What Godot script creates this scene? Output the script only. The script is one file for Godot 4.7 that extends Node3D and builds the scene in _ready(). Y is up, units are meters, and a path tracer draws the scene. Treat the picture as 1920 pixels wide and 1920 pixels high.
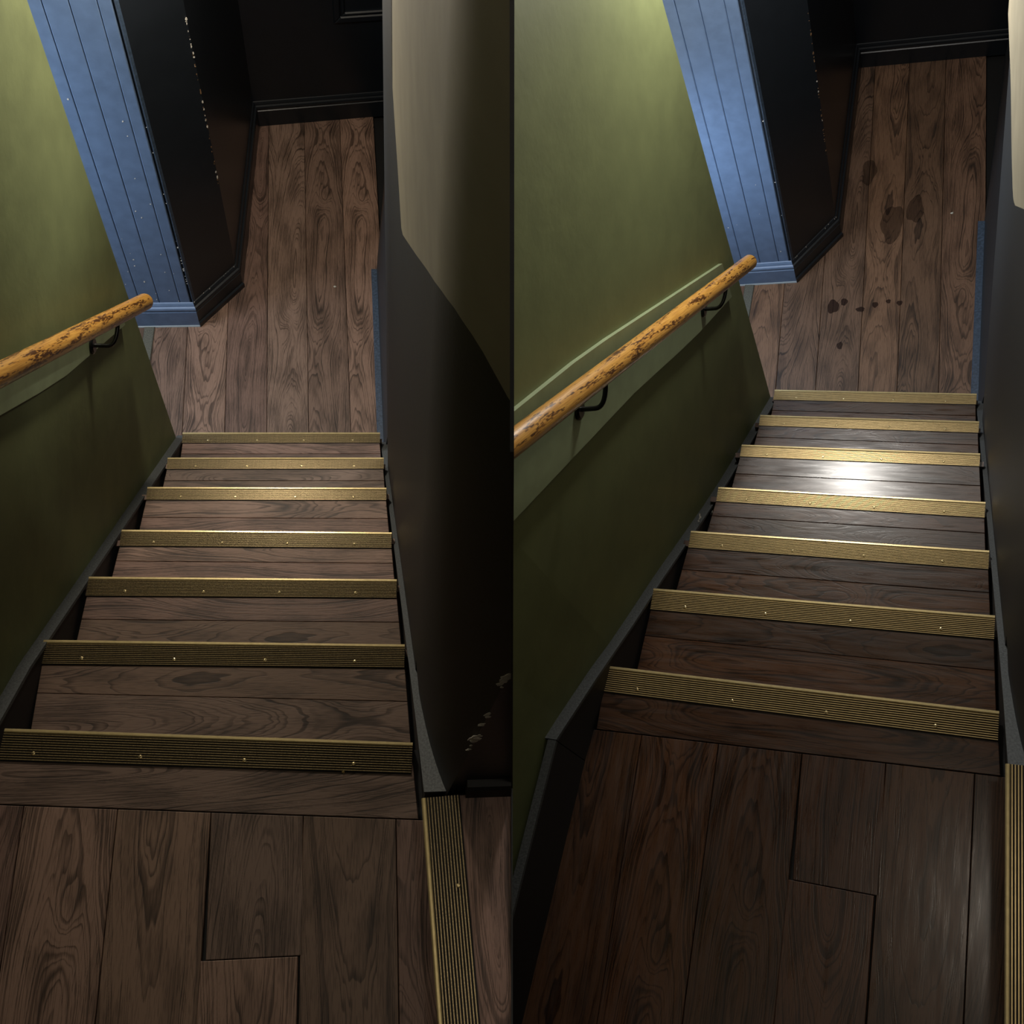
extends Node3D
# Two narrow pub stair flights side by side, divided by a thin partition: the left one dusty, the right one freshly stained and glossy.

var T := Transform3D()          # frame of the flight being built
var bases := {}                 # base point of every thing, in its flight's frame
var side := 0.0                 # -1: stay left of the partition, +1: right of it, 0: anywhere
var M := {}
var used := {}
var rng := RandomNumberGenerator.new()

# ---------------------------------------------------------------- mesh helper
class Shape:
	var v := PackedVector3Array()
	var n := PackedVector3Array()
	var uv := PackedVector2Array()

func face(s: Shape, pts: Array, away: Vector3, u := Vector3.RIGHT, w := Vector3.BACK, scale := Vector2.ONE, off := Vector2.ZERO, normals := []) -> void:
	# one convex polygon; it is turned so that its front looks along «away»; clipped at the partition plane
	var p := []
	var nn := []
	for i in pts.size():
		p.append(pts[i])
		if normals.size(): nn.append(normals[i])
	if side != 0.0:
		var q := []
		var qn := []
		for i in p.size():
			var a: Vector3 = p[i]
			var b: Vector3 = p[(i + 1) % p.size()]
			var da: float = (T * a).x * side - 0.0015
			var db: float = (T * b).x * side - 0.0015
			if da >= 0.0:
				q.append(a)
				if nn.size(): qn.append(nn[i])
			if (da > 0.0 and db < 0.0) or (da < 0.0 and db > 0.0):
				var k := da / (da - db)
				q.append(a.lerp(b, k))
				if nn.size(): qn.append((nn[i] as Vector3).lerp(nn[(i + 1) % p.size()], k).normalized())
		p = q
		nn = qn
	if p.size() < 3: return
	var nrm := Vector3.ZERO
	for i in range(1, p.size() - 1):
		nrm += (p[i] - p[0]).cross(p[i + 1] - p[0])
	if nrm.length() < 1e-12: return
	nrm = nrm.normalized()
	var flip := nrm.dot(away) > 0.0      # Godot fronts run clockwise
	if nrm.dot(away) < 0.0: nrm = -nrm
	for i in range(1, p.size() - 1):
		for k in ([0, i + 1, i] if flip else [0, i, i + 1]):
			s.v.append(p[k])
			s.n.append(nn[k] if nn.size() else nrm)
			s.uv.append(Vector2(p[k].dot(u), p[k].dot(w)) * scale + off)

func mesh_of(shapes: Array, at: Vector3) -> ArrayMesh:
	var m := ArrayMesh.new()
	for s in shapes:
		if s.v.size() == 0: continue
		var a := []
		a.resize(Mesh.ARRAY_MAX)
		var v := PackedVector3Array()
		for p in s.v: v.append(p - at)
		a[Mesh.ARRAY_VERTEX] = v
		a[Mesh.ARRAY_NORMAL] = s.n
		a[Mesh.ARRAY_TEX_UV] = s.uv
		m.add_surface_from_arrays(Mesh.PRIMITIVE_TRIANGLES, a)
	return m

func slab(s: Shape, poly: Array, ext: Vector3, bev := 0.0, u := Vector3.RIGHT, w := Vector3.BACK, scale := Vector2.ONE, off := Vector2.ZERO) -> void:
	# convex polygon «poly» is the finished face; it is given the thickness «ext»; its rim is chamfered by «bev»
	var c := Vector3.ZERO
	for p in poly: c += p
	c /= poly.size()
	var out := -ext.normalized()
	var k := poly.size()
	var top := poly
	var rim := poly
	if bev > 0.0:
		top = inset(poly, bev, out)
		rim = []
		for p in poly: rim.append(p - out * bev)
		for i in k:
			var j := (i + 1) % k
			face(s, [top[i], top[j], rim[j], rim[i]], out + ((poly[i] + poly[j]) * 0.5 - c).normalized(), u, w, scale, off)
	face(s, top, out, u, w, scale, off)
	var low := []
	for p in poly: low.append(p + ext)
	face(s, low, -out, u, w, scale, off)
	for i in k:
		var j := (i + 1) % k
		var e: Vector3 = (poly[j] - poly[i]).cross(out)
		if e.dot((poly[i] + poly[j]) * 0.5 - c) < 0.0: e = -e
		face(s, [rim[i], rim[j], low[j], low[i]], e, u, w, scale, off)

func inset(poly: Array, d: float, n: Vector3) -> Array:
	var c := Vector3.ZERO
	for p in poly: c += p
	c /= poly.size()
	var r := []
	var k := poly.size()
	for i in k:
		var a: Vector3 = poly[(i + k - 1) % k]
		var b: Vector3 = poly[i]
		var e: Vector3 = poly[(i + 1) % k]
		var n1 := n.cross(b - a).normalized()
		if n1.dot(c - b) < 0.0: n1 = -n1
		var n2 := n.cross(e - b).normalized()
		if n2.dot(c - b) < 0.0: n2 = -n2
		r.append(b + (n1 + n2) / maxf(0.35, 1.0 + n1.dot(n2)) * d)
	return r

func tube(s: Shape, path: Array, rad: float, sides := 12, caps := true, u0 := 0.0) -> void:
	var rings := []
	var prev := Vector3.ZERO
	for i in path.size():
		var d: Vector3
		if i == 0: d = path[1] - path[0]
		elif i == path.size() - 1: d = path[i] - path[i - 1]
		else: d = (path[i + 1] - path[i]).normalized() + (path[i] - path[i - 1]).normalized()
		d = d.normalized()
		var a := prev - d * prev.dot(d)
		if a.length() < 0.1:
			a = Vector3.UP.cross(d)
			if a.length() < 0.1: a = Vector3.RIGHT.cross(d)
		a = a.normalized()
		prev = a
		var b := d.cross(a)
		var ring := []
		for k in sides:
			var t := TAU * k / sides
			ring.append(a * cos(t) + b * sin(t))
		rings.append(ring)
	var run := u0
	for i in path.size() - 1:
		var l: float = (path[i + 1] - path[i]).length()
		for k in sides:
			var j := (k + 1) % sides
			var n1: Vector3 = rings[i][k]
			var n2: Vector3 = rings[i][j]
			var n3: Vector3 = rings[i + 1][j]
			var n4: Vector3 = rings[i + 1][k]
			var at := s.v.size()
			face(s, [path[i] + n1 * rad, path[i] + n2 * rad, path[i + 1] + n3 * rad, path[i + 1] + n4 * rad], n1 + n2 + n3 + n4, Vector3.ZERO, Vector3.ZERO, Vector2.ONE, Vector2.ZERO, [n1, n2, n3, n4])
			var dir: Vector3 = (path[i + 1] - path[i]).normalized()
			for q in range(at, s.v.size()):
				var r: Vector3 = s.v[q] - path[i]
				var al := r.dot(dir)
				var uu := float(k) / sides
				if s.n[q].distance_to(n2) < 0.01 or s.n[q].distance_to(n3) < 0.01: uu = float(k + 1) / sides
				s.uv[q] = Vector2(uu * 0.8, (run + al) / 2.0)
		run += l
	if caps:
		for e in [0, path.size() - 1]:
			var o: Vector3 = (path[0] - path[1]) if e == 0 else (path[e] - path[e - 1])
			o = o.normalized()
			var pin := []
			var pout := []
			for k in sides:
				pout.append(path[e] + rings[e][k] * rad)
				pin.append(path[e] + rings[e][k] * rad * 0.8 + o * rad * 0.16)
			for k in sides:
				var j := (k + 1) % sides
				face(s, [pout[k], pout[j], pin[j], pin[k]], o + rings[e][k], Vector3.RIGHT, Vector3.UP, Vector2(3, .5))
			face(s, pin, o, Vector3.RIGHT, Vector3.UP, Vector2(3, .5))

# ---------------------------------------------------------------- scene tree helpers
func numbered(called: String) -> String:
	used[called] = used.get(called, 0) + 1
	return called if used[called] == 1 else "%s_%03d" % [called, used[called] - 1]

func thing(called: String, label: String, category: String, at := Vector3.ZERO, group := "", kind := "") -> Node3D:
	var o := Node3D.new()
	o.name = numbered(called)
	o.transform = T.translated_local(at)
	add_child(o)
	bases[o] = at
	o.set_meta("label", label)
	o.set_meta("category", category)
	if group: o.set_meta("group", group)
	if kind: o.set_meta("kind", kind)
	return o

func part(called: String, shapes, mats, parent: Node3D, label := "") -> MeshInstance3D:
	if shapes is Shape: shapes = [shapes]
	if not mats is Array: mats = [mats]
	var live := []
	var lm := []
	for i in shapes.size():
		if shapes[i].v.size():
			live.append(shapes[i])
			lm.append(mats[i])
	if live.is_empty(): return null
	var o := MeshInstance3D.new()
	var top: Node = parent if bases.has(parent) else parent.get_parent()
	o.mesh = mesh_of(live, bases[top])
	for i in lm.size(): o.mesh.surface_set_material(i, lm[i])
	o.cast_shadow = GeometryInstance3D.SHADOW_CASTING_SETTING_ON
	o.name = called
	parent.add_child(o, true)
	# repeats under one parent take three-digit numbers
	if o.name != called:
		var k := 1
		while parent.has_node("%s_%03d" % [called, k]): k += 1
		o.name = "%s_%03d" % [called, k]
	if label: o.set_meta("label", label)
	return o

# ---------------------------------------------------------------- procedural textures
func grain_image(sd: int, knot: bool) -> Array:
	# flat-sawn oak, 0.2 m wide and 2 m long: growth rings cut at a slant, and pores
	var w := 256
	var h := 1408
	var n := FastNoiseLite.new()
	n.seed = sd
	n.noise_type = FastNoiseLite.TYPE_SIMPLEX_SMOOTH
	n.frequency = 1.0
	n.fractal_type = FastNoiseLite.FRACTAL_NONE
	var r := RandomNumberGenerator.new()
	r.seed = sd
	var cx := r.randf_range(-.02, .02)
	var im := Image.create(w, h, false, Image.FORMAT_RGB8)
	var hm := Image.create(w, h, false, Image.FORMAT_L8)
	var ky := r.randf_range(.5, 1.5)
	for j in h:
		var y := j * 2.0 / h
		var d := 0.030 + 0.060 * n.get_noise_2d(y * .75, 7.0) + 0.010 * n.get_noise_2d(y * 2.4, 3.0)
		var sway := 0.012 * n.get_noise_2d(y * 1.5, 40.0)
		for i in w:
			var x := (float(i) / w - .5) * .2
			var q := x - cx - sway + 0.004 * n.get_noise_2d(x * 18.0, y * 2.2)
			var rad := sqrt(q * q * .55 + d * d) + 0.0011 * n.get_noise_2d(x * 60.0 + 9.0, y * 6.0)
			if knot:
				var kk := Vector2(x * 1.6 - .02, (y - ky) * .55).length()
				rad += 0.018 * exp(-kk * kk / 0.0016)
			var ring := rad / 0.0064 + 1.1 * n.get_noise_2d(rad * 110.0, 70.0)
			var f := ring - floorf(ring)
			var late := smoothstep(.45, .93, f) * (1.0 - smoothstep(.93, 1.0, f))
			late *= .75 + .35 * n.get_noise_2d(rad * 400.0, 5.0)
			var pore := n.get_noise_2d(x * 900.0, y * 15.0)
			pore = smoothstep(.25, .7, pore)
			var mott := n.get_noise_2d(x * 14.0 + 50.0, y * 5.0)
			var g := 1.0 - .42 * late - .30 * pore + .18 * mott
			g = clampf(g, .12, 1.0)
			im.set_pixel(i, j, Color(g, pow(g, 1.06), pow(g, 1.12)))
			hm.set_pixel(i, j, Color(clampf(.75 - .45 * late - .25 * pore, 0, 1), 0, 0))
	return [ImageTexture.create_from_image(im), ImageTexture.create_from_image(hm)]

func speckle_image(sd: int, lo: float, hi: float, freq: float, fine: float) -> ImageTexture:
	var n := FastNoiseLite.new()
	n.seed = sd
	n.frequency = freq
	n.fractal_octaves = 4
	var n2 := FastNoiseLite.new()
	n2.seed = sd + 5
	n2.frequency = .35
	var im := Image.create(512, 512, false, Image.FORMAT_RGB8)
	for j in 512:
		for i in 512:
			# two offset samples blended make the picture repeat without a seam
			var a := i / 512.0
			var b := j / 512.0
			var g := n.get_noise_2d(i, j) * (1 - a) * (1 - b) + n.get_noise_2d(i - 512, j) * a * (1 - b) + n.get_noise_2d(i, j - 512) * (1 - a) * b + n.get_noise_2d(i - 512, j - 512) * a * b
			g = .5 + g * 1.1 + fine * n2.get_noise_2d(i, j)
			g = lerpf(lo, hi, clampf(g, 0, 1))
			im.set_pixel(i, j, Color(g, g, g))
	return ImageTexture.create_from_image(im)

func worn_image(sd: int, less: float) -> ImageTexture:
	# honey varnish worn through in lengthwise patches of dark, dirty grain
	var n := FastNoiseLite.new()
	n.seed = sd
	n.frequency = 1.0
	n.fractal_type = FastNoiseLite.FRACTAL_NONE
	var im := Image.create(128, 1024, false, Image.FORMAT_RGB8)
	for j in 1024:
		var y := j * 2.0 / 1024
		for i in 128:
			var t := TAU * i / 128.0 / .8
			var c := Vector3(cos(t), sin(t), 0) * .9
			var patch := n.get_noise_3d(c.x * 1.6, c.y * 1.6, y * 5.0) + .5 * n.get_noise_3d(c.x * 4.0, c.y * 4.0, y * 22.0)
			var crack := n.get_noise_3d(c.x * 16.0, c.y * 16.0, y * 42.0)
			var wear := smoothstep(.05, .5, patch + .75 * crack - .10 - less)
			var fine := n.get_noise_3d(c.x * 14.0, c.y * 14.0, y * 12.0)
			var honey := Color(.84, .64, .31).lerp(Color(.71, .50, .22), clampf(.5 + fine * .8, 0, 1))
			im.set_pixel(i, j, honey.lerp(Color(.25, .14, .06), wear * .85))
	return ImageTexture.create_from_image(im)

func mat(c: Color, rough: float, metal := 0.0) -> StandardMaterial3D:
	var m := StandardMaterial3D.new()
	m.albedo_color = c
	m.roughness = rough
	m.metallic = metal
	return m

func tri(m: StandardMaterial3D, tex: Texture2D, per_metre: float, bump := 0.0, btex: Texture2D = null) -> StandardMaterial3D:
	m.uv1_triplanar = true
	m.uv1_world_triplanar = true
	m.uv1_scale = Vector3.ONE * per_metre
	m.albedo_texture = tex
	if bump > 0.0:
		m.heightmap_enabled = true
		m.heightmap_scale = bump
		m.heightmap_texture = btex if btex else tex
	return m

func make_materials() -> void:
	var g := [grain_image(11, false), grain_image(27, true), grain_image(35, false), grain_image(52, true)]
	var soft := speckle_image(3, .90, 1.0, .012, .05)
	var grit := speckle_image(8, .62, 1.0, .05, .25)
	var rough := speckle_image(14, .35, 1.0, .02, .1)
	# dusty oak (left) and stained, varnished oak (right): four grains, a few tones of each
	M.dusty = []
	M.floor_dusty = []
	M.stained = []
	M.floor_stained = []
	for i in 8:
		var t: Array = g[i % 4]
		for set_ in ["dusty", "floor_dusty", "stained", "floor_stained"]:
			var c: Color = {"dusty": Color(.515, .415, .36), "floor_dusty": Color(.50, .40, .345), "stained": Color(.30, .20, .135), "floor_stained": Color(.48, .365, .29)}[set_]
			var k: float = [1.0, .90, 1.07, .95, .86, 1.03, .93, 1.1][i]
			var m := mat(Color(c.r * k, c.g * k * [1.0, 1.02, .98, 1.0][i % 4], c.b * k * [1.0, .97, 1.03, 1.0][(i + 1) % 4]), .55)
			m.albedo_texture = t[0]
			m.heightmap_enabled = true
			m.heightmap_texture = t[1]
			m.heightmap_scale = .05
			if set_ == "stained":
				m.roughness = .55
				m.roughness_texture = rough
				m.clearcoat_enabled = true
				m.clearcoat = .55
				m.clearcoat_roughness = .2
				m.heightmap_scale = .03
			elif set_ == "floor_stained":
				m.roughness = .5
			M[set_].append(m)
	M.green = tri(mat(Color(.445, .475, .31), .60), soft, 1.3, .06, grit)
	M.green_board = tri(mat(Color(.56, .61, .47), .45), soft, 2.0)
	M.charcoal = tri(mat(Color(.105, .11, .112), .6), soft, 2.2, .04, grit)
	M.black = tri(mat(Color(.125, .14, .16), .34), soft, 2.0, .03, grit)
	M.slate = tri(mat(Color(.17, .195, .22), .5), soft, 2.0)
	M.navy = tri(mat(Color(.06, .082, .108), .34), soft, 2.0)
	M.blue = tri(mat(Color(.46, .555, .70), .42), soft, 2.6)
	M.blue_dark = tri(mat(Color(.30, .37, .46), .45), grit, 3.0)
	M.plaster = tri(mat(Color(.62, .59, .51), .8), soft, 1.1)
	M.stringer = tri(mat(Color(.37, .385, .39), .7), grit, 6.0)
	M.caulk = mat(Color(.56, .60, .63), .7)
	M.pitch = mat(Color(.05, .05, .052), .6)
	M.brass = tri(mat(Color(.72, .635, .46), .36, .5), grit, 9.0)
	M.brass_new = tri(mat(Color(.90, .79, .56), .35, .5), soft, 7.0)
	M.polished = tri(mat(Color(.96, .87, .64), .27, .55), soft, 8.0)
	M.patina = tri(mat(Color(.085, .07, .045), .7, .2), grit, 14.0)
	M.patina_new = tri(mat(Color(.17, .135, .075), .6, .3), grit, 14.0)
	M.screw = mat(Color(.86, .78, .58), .3, .85)
	M.slot = mat(Color(.06, .05, .03), .7)
	M.rail = []
	for i in 2:
		var m := mat(Color(1, 1, 1), .38)
		m.albedo_texture = worn_image(70 + i * 9, .22 * i)
		m.clearcoat_enabled = true
		m.clearcoat = .35
		m.clearcoat_roughness = .3
		M.rail.append(m)
	M.iron = mat(Color(.05, .055, .05), .28)
	M.alu = tri(mat(Color(.48, .48, .44), .5, .35), grit, 8.0)
	M.stain = mat(Color(.13, .065, .06, .62), .34)
	M.stain.transparency = BaseMaterial3D.TRANSPARENCY_ALPHA
	M.stain_pale = mat(Color(.14, .085, .06, .38), .4)
	M.stain_pale.transparency = BaseMaterial3D.TRANSPARENCY_ALPHA
	M.chip = mat(Color(.90, .88, .84), .8)
	M.chip_brown = mat(Color(.50, .38, .26), .8)
	M.paper = mat(Color(.80, .80, .76), .85)
	M.curl = mat(Color(.72, .62, .38), .6)
	M.hall = tri(mat(Color(.30, .285, .26), .9), soft, .7)
	M.ceiling = tri(mat(Color(.66, .65, .62), .9), soft, .7)
	M.lamp_metal = mat(Color(.2, .2, .2), .4, .6)
	M.glow = mat(Color(.95, .93, .88), .5)
	M.glow.emission_enabled = true
	M.glow.emission = Color(1.0, .95, .85)
	M.glow.emission_energy_multiplier = 2.0
	M.glow_cool = mat(Color(.9, .93, .98), .5)
	M.glow_cool.emission_enabled = true
	M.glow_cool.emission = Color(.85, .93, 1.0)
	M.glow_cool.emission_energy_multiplier = 2.0

# ---------------------------------------------------------------- lights
func lamp(called: String, label: String, at: Vector3, rad: float, energy: float, colour: Color, glow: Material, hang: float) -> void:
	# an opal globe pendant with its lamp inside: rod, cap, globe
	var o := thing(called, label, "lamp", at)
	var globe := Shape.new()
	for j in 12:
		for i in 24:
			var q := []
			for k in [[0, 0], [1, 0], [1, 1], [0, 1]]:
				var th: float = PI * (j + k[1]) / 12.0
				var ph: float = TAU * (i + k[0]) / 24.0
				q.append(Vector3(sin(th) * cos(ph), cos(th), sin(th) * sin(ph)))
			face(globe, [at + q[0] * rad, at + q[1] * rad, at + q[2] * rad, at + q[3] * rad], q[0] + q[1] + q[2] + q[3], Vector3.RIGHT, Vector3.BACK, Vector2.ONE, Vector2.ZERO, q)
	part("glowing_globe", globe, glow, o)
	var cap := Shape.new()
	tube(cap, [at + T.basis.inverse() * Vector3(0, rad * .93, 0), at + T.basis.inverse() * Vector3(0, rad * 1.25, 0)], rad * .4, 20)
	part("cap", cap, M.lamp_metal, o)
	var stem := Shape.new()
	var plumb := T.basis.inverse() * Vector3.UP
	tube(stem, [at + plumb * rad, at + plumb * (hang - (T * at).y)], .007, 8)
	part("stem", stem, M.lamp_metal, o)
	var l := OmniLight3D.new()
	l.light_energy = energy
	l.light_color = colour
	l.light_size = rad * .9
	l.omni_range = 14.0
	l.omni_attenuation = 2.0
	l.shadow_enabled = true
	l.position = T * at
	l.name = called + "_light"
	add_child(l, true)

func panel_lamp(label: String, at: Vector3, towards: Vector3, size: Vector2, energy: float, colour: Color) -> void:
	# a flat lit panel on the wall of the room beyond the doorway
	var z := -towards.normalized()
	var x := Vector3.UP.cross(z).normalized()
	var y := z.cross(x)
	var o := thing("wall_light", label, "lamp", at)
	var b := Shape.new()
	var f := func(k: float, d: float) -> Array: return [at + (x * size.x + y * size.y) * k + z * d, at + (-x * size.x + y * size.y) * k + z * d, at + (-x * size.x - y * size.y) * k + z * d, at + (x * size.x - y * size.y) * k + z * d]
	slab(b, f.call(.54, .012), z * .02, .003)
	part("back_tray", b, M.lamp_metal, o)
	var g := Shape.new()
	slab(g, f.call(.5, 0.0), z * .012, .002)
	part("glowing_panel", g, M.glow_cool, o)
	var l := AreaLight3D.new()
	l.area_size = size
	l.light_energy = energy
	l.light_color = colour
	l.area_range = 8.0
	l.area_attenuation = 2.0
	l.shadow_enabled = true
	l.transform = T * Transform3D(Basis(x, y, z), at - z * .01)
	l.name = "wall_light_light"
	add_child(l, true)

# ---------------------------------------------------------------- parts of a flight
func nosing(parent: Node3D, p0: Vector3, p1: Vector3, back: Vector3, width: float, brass: Material, patina: Material, screws: Array, where: float) -> void:
	# p0-p1 is the front edge; «back» points away from the drop
	var along := (p1 - p0).normalized()
	var up := Vector3.UP
	var at := func(e: Vector3, d: float, h: float) -> Vector3: return e + back * d + up * h
	var ribs := Shape.new()
	var bed := Shape.new()
	var lip := Shape.new()
	# front lip: a rounded bar with a short flange hanging over the edge
	var prof := [[.001, -.022], [.0, -.003], [.0008, .0012], [.0026, .0032], [.0070, .0036], [.0092, .0024], [.0095, .0008]]
	for i in prof.size() - 1:
		var a: Array = prof[i]
		var b: Array = prof[i + 1]
		var n: Vector3 = (-back * (b[1] - a[1]) + up * (b[0] - a[0])).normalized()
		face(lip, [at.call(p0, a[0], a[1]), at.call(p1, a[0], a[1]), at.call(p1, b[0], b[1]), at.call(p0, b[0], b[1])], n)
	for e in [p0, p1]:
		var poly := []
		for q in prof: poly.append(at.call(e, q[0], q[1]))
		face(lip, poly, along * (-1 if e == p0 else 1))
	# ribs
	var count := 11
	var pitch := (width - .0115) / count
	for k in count:
		var s := .0115 + pitch * k
		var wtop := pitch * .36
		var hi := .0026 if k < count - 1 else .0030
		var x := [[s - .0003, .0006], [s, hi], [s + wtop, hi], [s + wtop + .0003, .0006]]
		for i in 3:
			var a: Array = x[i]
			var b: Array = x[i + 1]
			face(ribs, [at.call(p0, a[0], a[1]), at.call(p1, a[0], a[1]), at.call(p1, b[0], b[1]), at.call(p0, b[0], b[1])], [-back, up, back][i])
		for e in [p0, p1]:
			face(ribs, [at.call(e, x[0][0], x[0][1]), at.call(e, x[1][0], x[1][1]), at.call(e, x[2][0], x[2][1]), at.call(e, x[3][0], x[3][1])], along * (-1 if e == p0 else 1))
	slab(bed, [at.call(p0, .006, .0008), at.call(p1, .006, .0008), at.call(p1, width, .0008), at.call(p0, width, .0008)], -up * .002, .0)
	var o := part("nosing", [ribs, bed, lip], [brass, patina, M.polished], parent, "ribbed brass stair nosing")
	if o == null: return
	for f in screws:
		var c: Vector3 = p0.lerp(p1, f) + back * (width * where) + up * .0026
		if side != 0.0 and (T * c).x * side < .01: continue
		var s := Shape.new()
		var r := .0042
		var ring := []
		var low := []
		var inner := []
		for k in 12:
			var d := along * cos(TAU * k / 12) + back * sin(TAU * k / 12)
			low.append(c + d * r)
			ring.append(c + d * r * .9 + up * .0008)
			inner.append(c + d * r * .5 + up * .0014)
		for k in 12:
			var j := (k + 1) % 12
			face(s, [low[k], low[j], ring[j], ring[k]], low[k] - c + up * .0006)
			face(s, [ring[k], ring[j], inner[j], inner[k]], (ring[k] - c) + up * .006)
		face(s, inner, up)
		var sl := Shape.new()
		var a := along.rotated(up, rng.randf() * PI)
		var b := up.cross(a)
		slab(sl, [c + a * r * .8 + b * .0005 + up * .0017, c - a * r * .8 + b * .0005 + up * .0017, c - a * r * .8 - b * .0005 + up * .0017, c + a * r * .8 - b * .0005 + up * .0017], -up * .001)
		part("screw", [s, sl], [M.screw, M.slot], o)

func plank(parent: Node3D, poly: Array, mats: Array, thick := .02, along_z := true, called := "plank", bev := .0012) -> void:
	# u runs across the board, v along it
	var u := Vector3.RIGHT if along_z else Vector3.BACK
	var w := Vector3.BACK if along_z else Vector3.RIGHT
	var lo := INF
	var hi := -INF
	var vlo := INF
	var vhi := -INF
	for p in poly:
		lo = minf(lo, p.dot(u)); hi = maxf(hi, p.dot(u))
		vlo = minf(vlo, p.dot(w)); vhi = maxf(vhi, p.dot(w))
	var sc := Vector2(5.0, .5)
	var room := maxf(0.0, 1.0 - (hi - lo) * 5.0)
	var roomv := maxf(0.0, 1.0 - (vhi - vlo) * .5)
	var off := Vector2(-lo * 5.0 + rng.randf() * room, -vlo * .5 + rng.randf() * roomv)
	if rng.randf() < .5 and along_z: # some boards lie the other way round
		sc = -sc
		off = Vector2(hi * 5.0 + rng.randf() * room, vhi * .5 + rng.randf() * roomv)
	var s := Shape.new()
	slab(s, poly, Vector3(0, -thick, 0), bev, u, w, sc, off)
	part(called, s, mats[rng.randi() % mats.size()], parent)

func chips(parent: Node3D, pts: Array, n: Vector3, size: float, m: Material, called := "paint_chips") -> void:
	# bare spots where paint has come off: small ragged flakes a fraction of a millimetre proud
	var s := Shape.new()
	var a := n.cross(Vector3(.3, .9, .2)).normalized()
	var b := n.cross(a)
	for p in pts:
		var c: Vector3 = p
		var k := rng.randi_range(5, 7)
		var sz := size * rng.randf_range(.45, 1.3)
		var st := rng.randf_range(.6, 2.0)
		var poly := []
		for i in k:
			var t := TAU * i / k
			var r := sz * rng.randf_range(.6, 1.0)
			poly.append(c + a * cos(t) * r + b * sin(t) * r * st + n * .0006)
		slab(s, poly, -n * .0006)
	var o := part(called, s, m, parent)
	if o: o.set_meta("kind", "stuff")

func stain(parent: Node3D, c: Vector3, rx: float, rz: float, m: Material) -> void:
	# a spill that has soaked in and dried: a ragged film on the boards
	var s := Shape.new()
	var k := 26
	var rim := []
	var ph := rng.randf() * TAU
	for i in k:
		var t := TAU * i / k
		var w := 1.0 + .09 * sin(3 * t + ph) + .05 * sin(5 * t - ph * 2.0) + rng.randf_range(-.04, .04)
		rim.append(c + Vector3(cos(t) * rx * w, .0004, sin(t) * rz * w))
	for i in k:
		face(s, [c + Vector3(0, .0004, 0), rim[i], rim[(i + 1) % k]], Vector3.UP)
		face(s, [rim[i], rim[(i + 1) % k], rim[(i + 1) % k] - Vector3(0, .0003, 0), rim[i] - Vector3(0, .0003, 0)], rim[i] - c)
	part("stain", s, m, parent, "dark dried spill on the boards")

func along(a: Vector3, b: Vector3, count: int, jitter: float) -> Array:
	var r := []
	for i in count:
		r.append(a.lerp(b, rng.randf()) + Vector3(rng.randf_range(-1, 1), rng.randf_range(-1, 1), rng.randf_range(-.3, .3)) * jitter)
	return r

func scrap(at: Vector3, size: float, m: Material, label: String, called := "paper_scrap", category := "paper scrap") -> void:
	var o := thing(called, label, category, at)
	var s := Shape.new()
	var top := []
	var k := 6
	for i in k:
		var t := TAU * i / k
		top.append(at + Vector3(cos(t) * size * rng.randf_range(.5, 1.0), size * rng.randf_range(.15, .5), sin(t) * size * rng.randf_range(.4, .8)))
	var peak := at + Vector3(0, size * .7, 0)
	for i in k:
		var j := (i + 1) % k
		face(s, [top[i], top[j], peak], (top[i] + top[j]) * .5 - at + Vector3.UP * size)
		var a: Vector3 = top[i] * Vector3(1, 0, 1) + Vector3(0, at.y + .0003, 0)
		var b: Vector3 = top[j] * Vector3(1, 0, 1) + Vector3(0, at.y + .0003, 0)
		face(s, [top[i], top[j], b, a], (top[i] + top[j]) * .5 - at)
	part("crumple", s, m, o)

func wall_x(l: Array, z: float, o := 0.0) -> float:
	# x of a nearly straight wall given by two or three [x, z] points from near to far; «o» metres into the stair
	for i in l.size() - 1:
		if z >= l[i + 1][1] or i == l.size() - 2:
			var k: float = (z - l[i][1]) / (l[i + 1][1] - l[i][1])
			return lerpf(l[i][0], l[i + 1][0], k) + o
	return 0.0

func upright(s: Shape, l: Array, z0: float, z1: float, lo: Callable, hi: Callable, thick: float, o := 0.0, step := .12, uvs := 1.0) -> void:
	# a sheet of wall along «l» between two heights that depend on z; thickness to the side
	var n := maxi(1, int(ceil((z0 - z1) / step)))
	for i in n:
		var a := lerpf(z0, z1, float(i) / n)
		var b := lerpf(z0, z1, float(i + 1) / n)
		var la: float = lo.call(a)
		var lb: float = lo.call(b)
		var ha: float = hi.call(a)
		var hb: float = hi.call(b)
		if ha - la < .0005 and hb - lb < .0005: continue
		var xa := wall_x(l, a, o)
		var xb := wall_x(l, b, o)
		var f := [Vector3(xa, la, a), Vector3(xb, lb, b), Vector3(xb, hb, b), Vector3(xa, ha, a)]
		var g := []
		for p in f: g.append(p + Vector3(thick, 0, 0))
		var out := Vector3(-signf(thick), 0, 0)
		face(s, f, out, Vector3.BACK, Vector3.UP)
		face(s, g, -out, Vector3.BACK, Vector3.UP)
		face(s, [f[3], f[2], g[2], g[3]], Vector3.UP, Vector3.BACK, Vector3.RIGHT)
		face(s, [f[0], f[1], g[1], g[0]], Vector3.DOWN, Vector3.BACK, Vector3.RIGHT)
		if i == 0: face(s, [f[0], f[3], g[3], g[0]], Vector3.BACK)
		if i == n - 1: face(s, [f[1], f[2], g[2], g[1]], Vector3.FORWARD)

func splay_x(P: Dictionary, y: float, q: float) -> float:
	# the near end of the right wall bends away from the stair and leans back
	var x := wall_x(P.wr, q)
	if q > -.2:
		var t: float = (q + .2) / (P.right_near + .2)
		x += (P.splay[0] + P.splay[1] * (y - .19) - wall_x(P.wr, P.right_near)) * t * t
	return x

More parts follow.
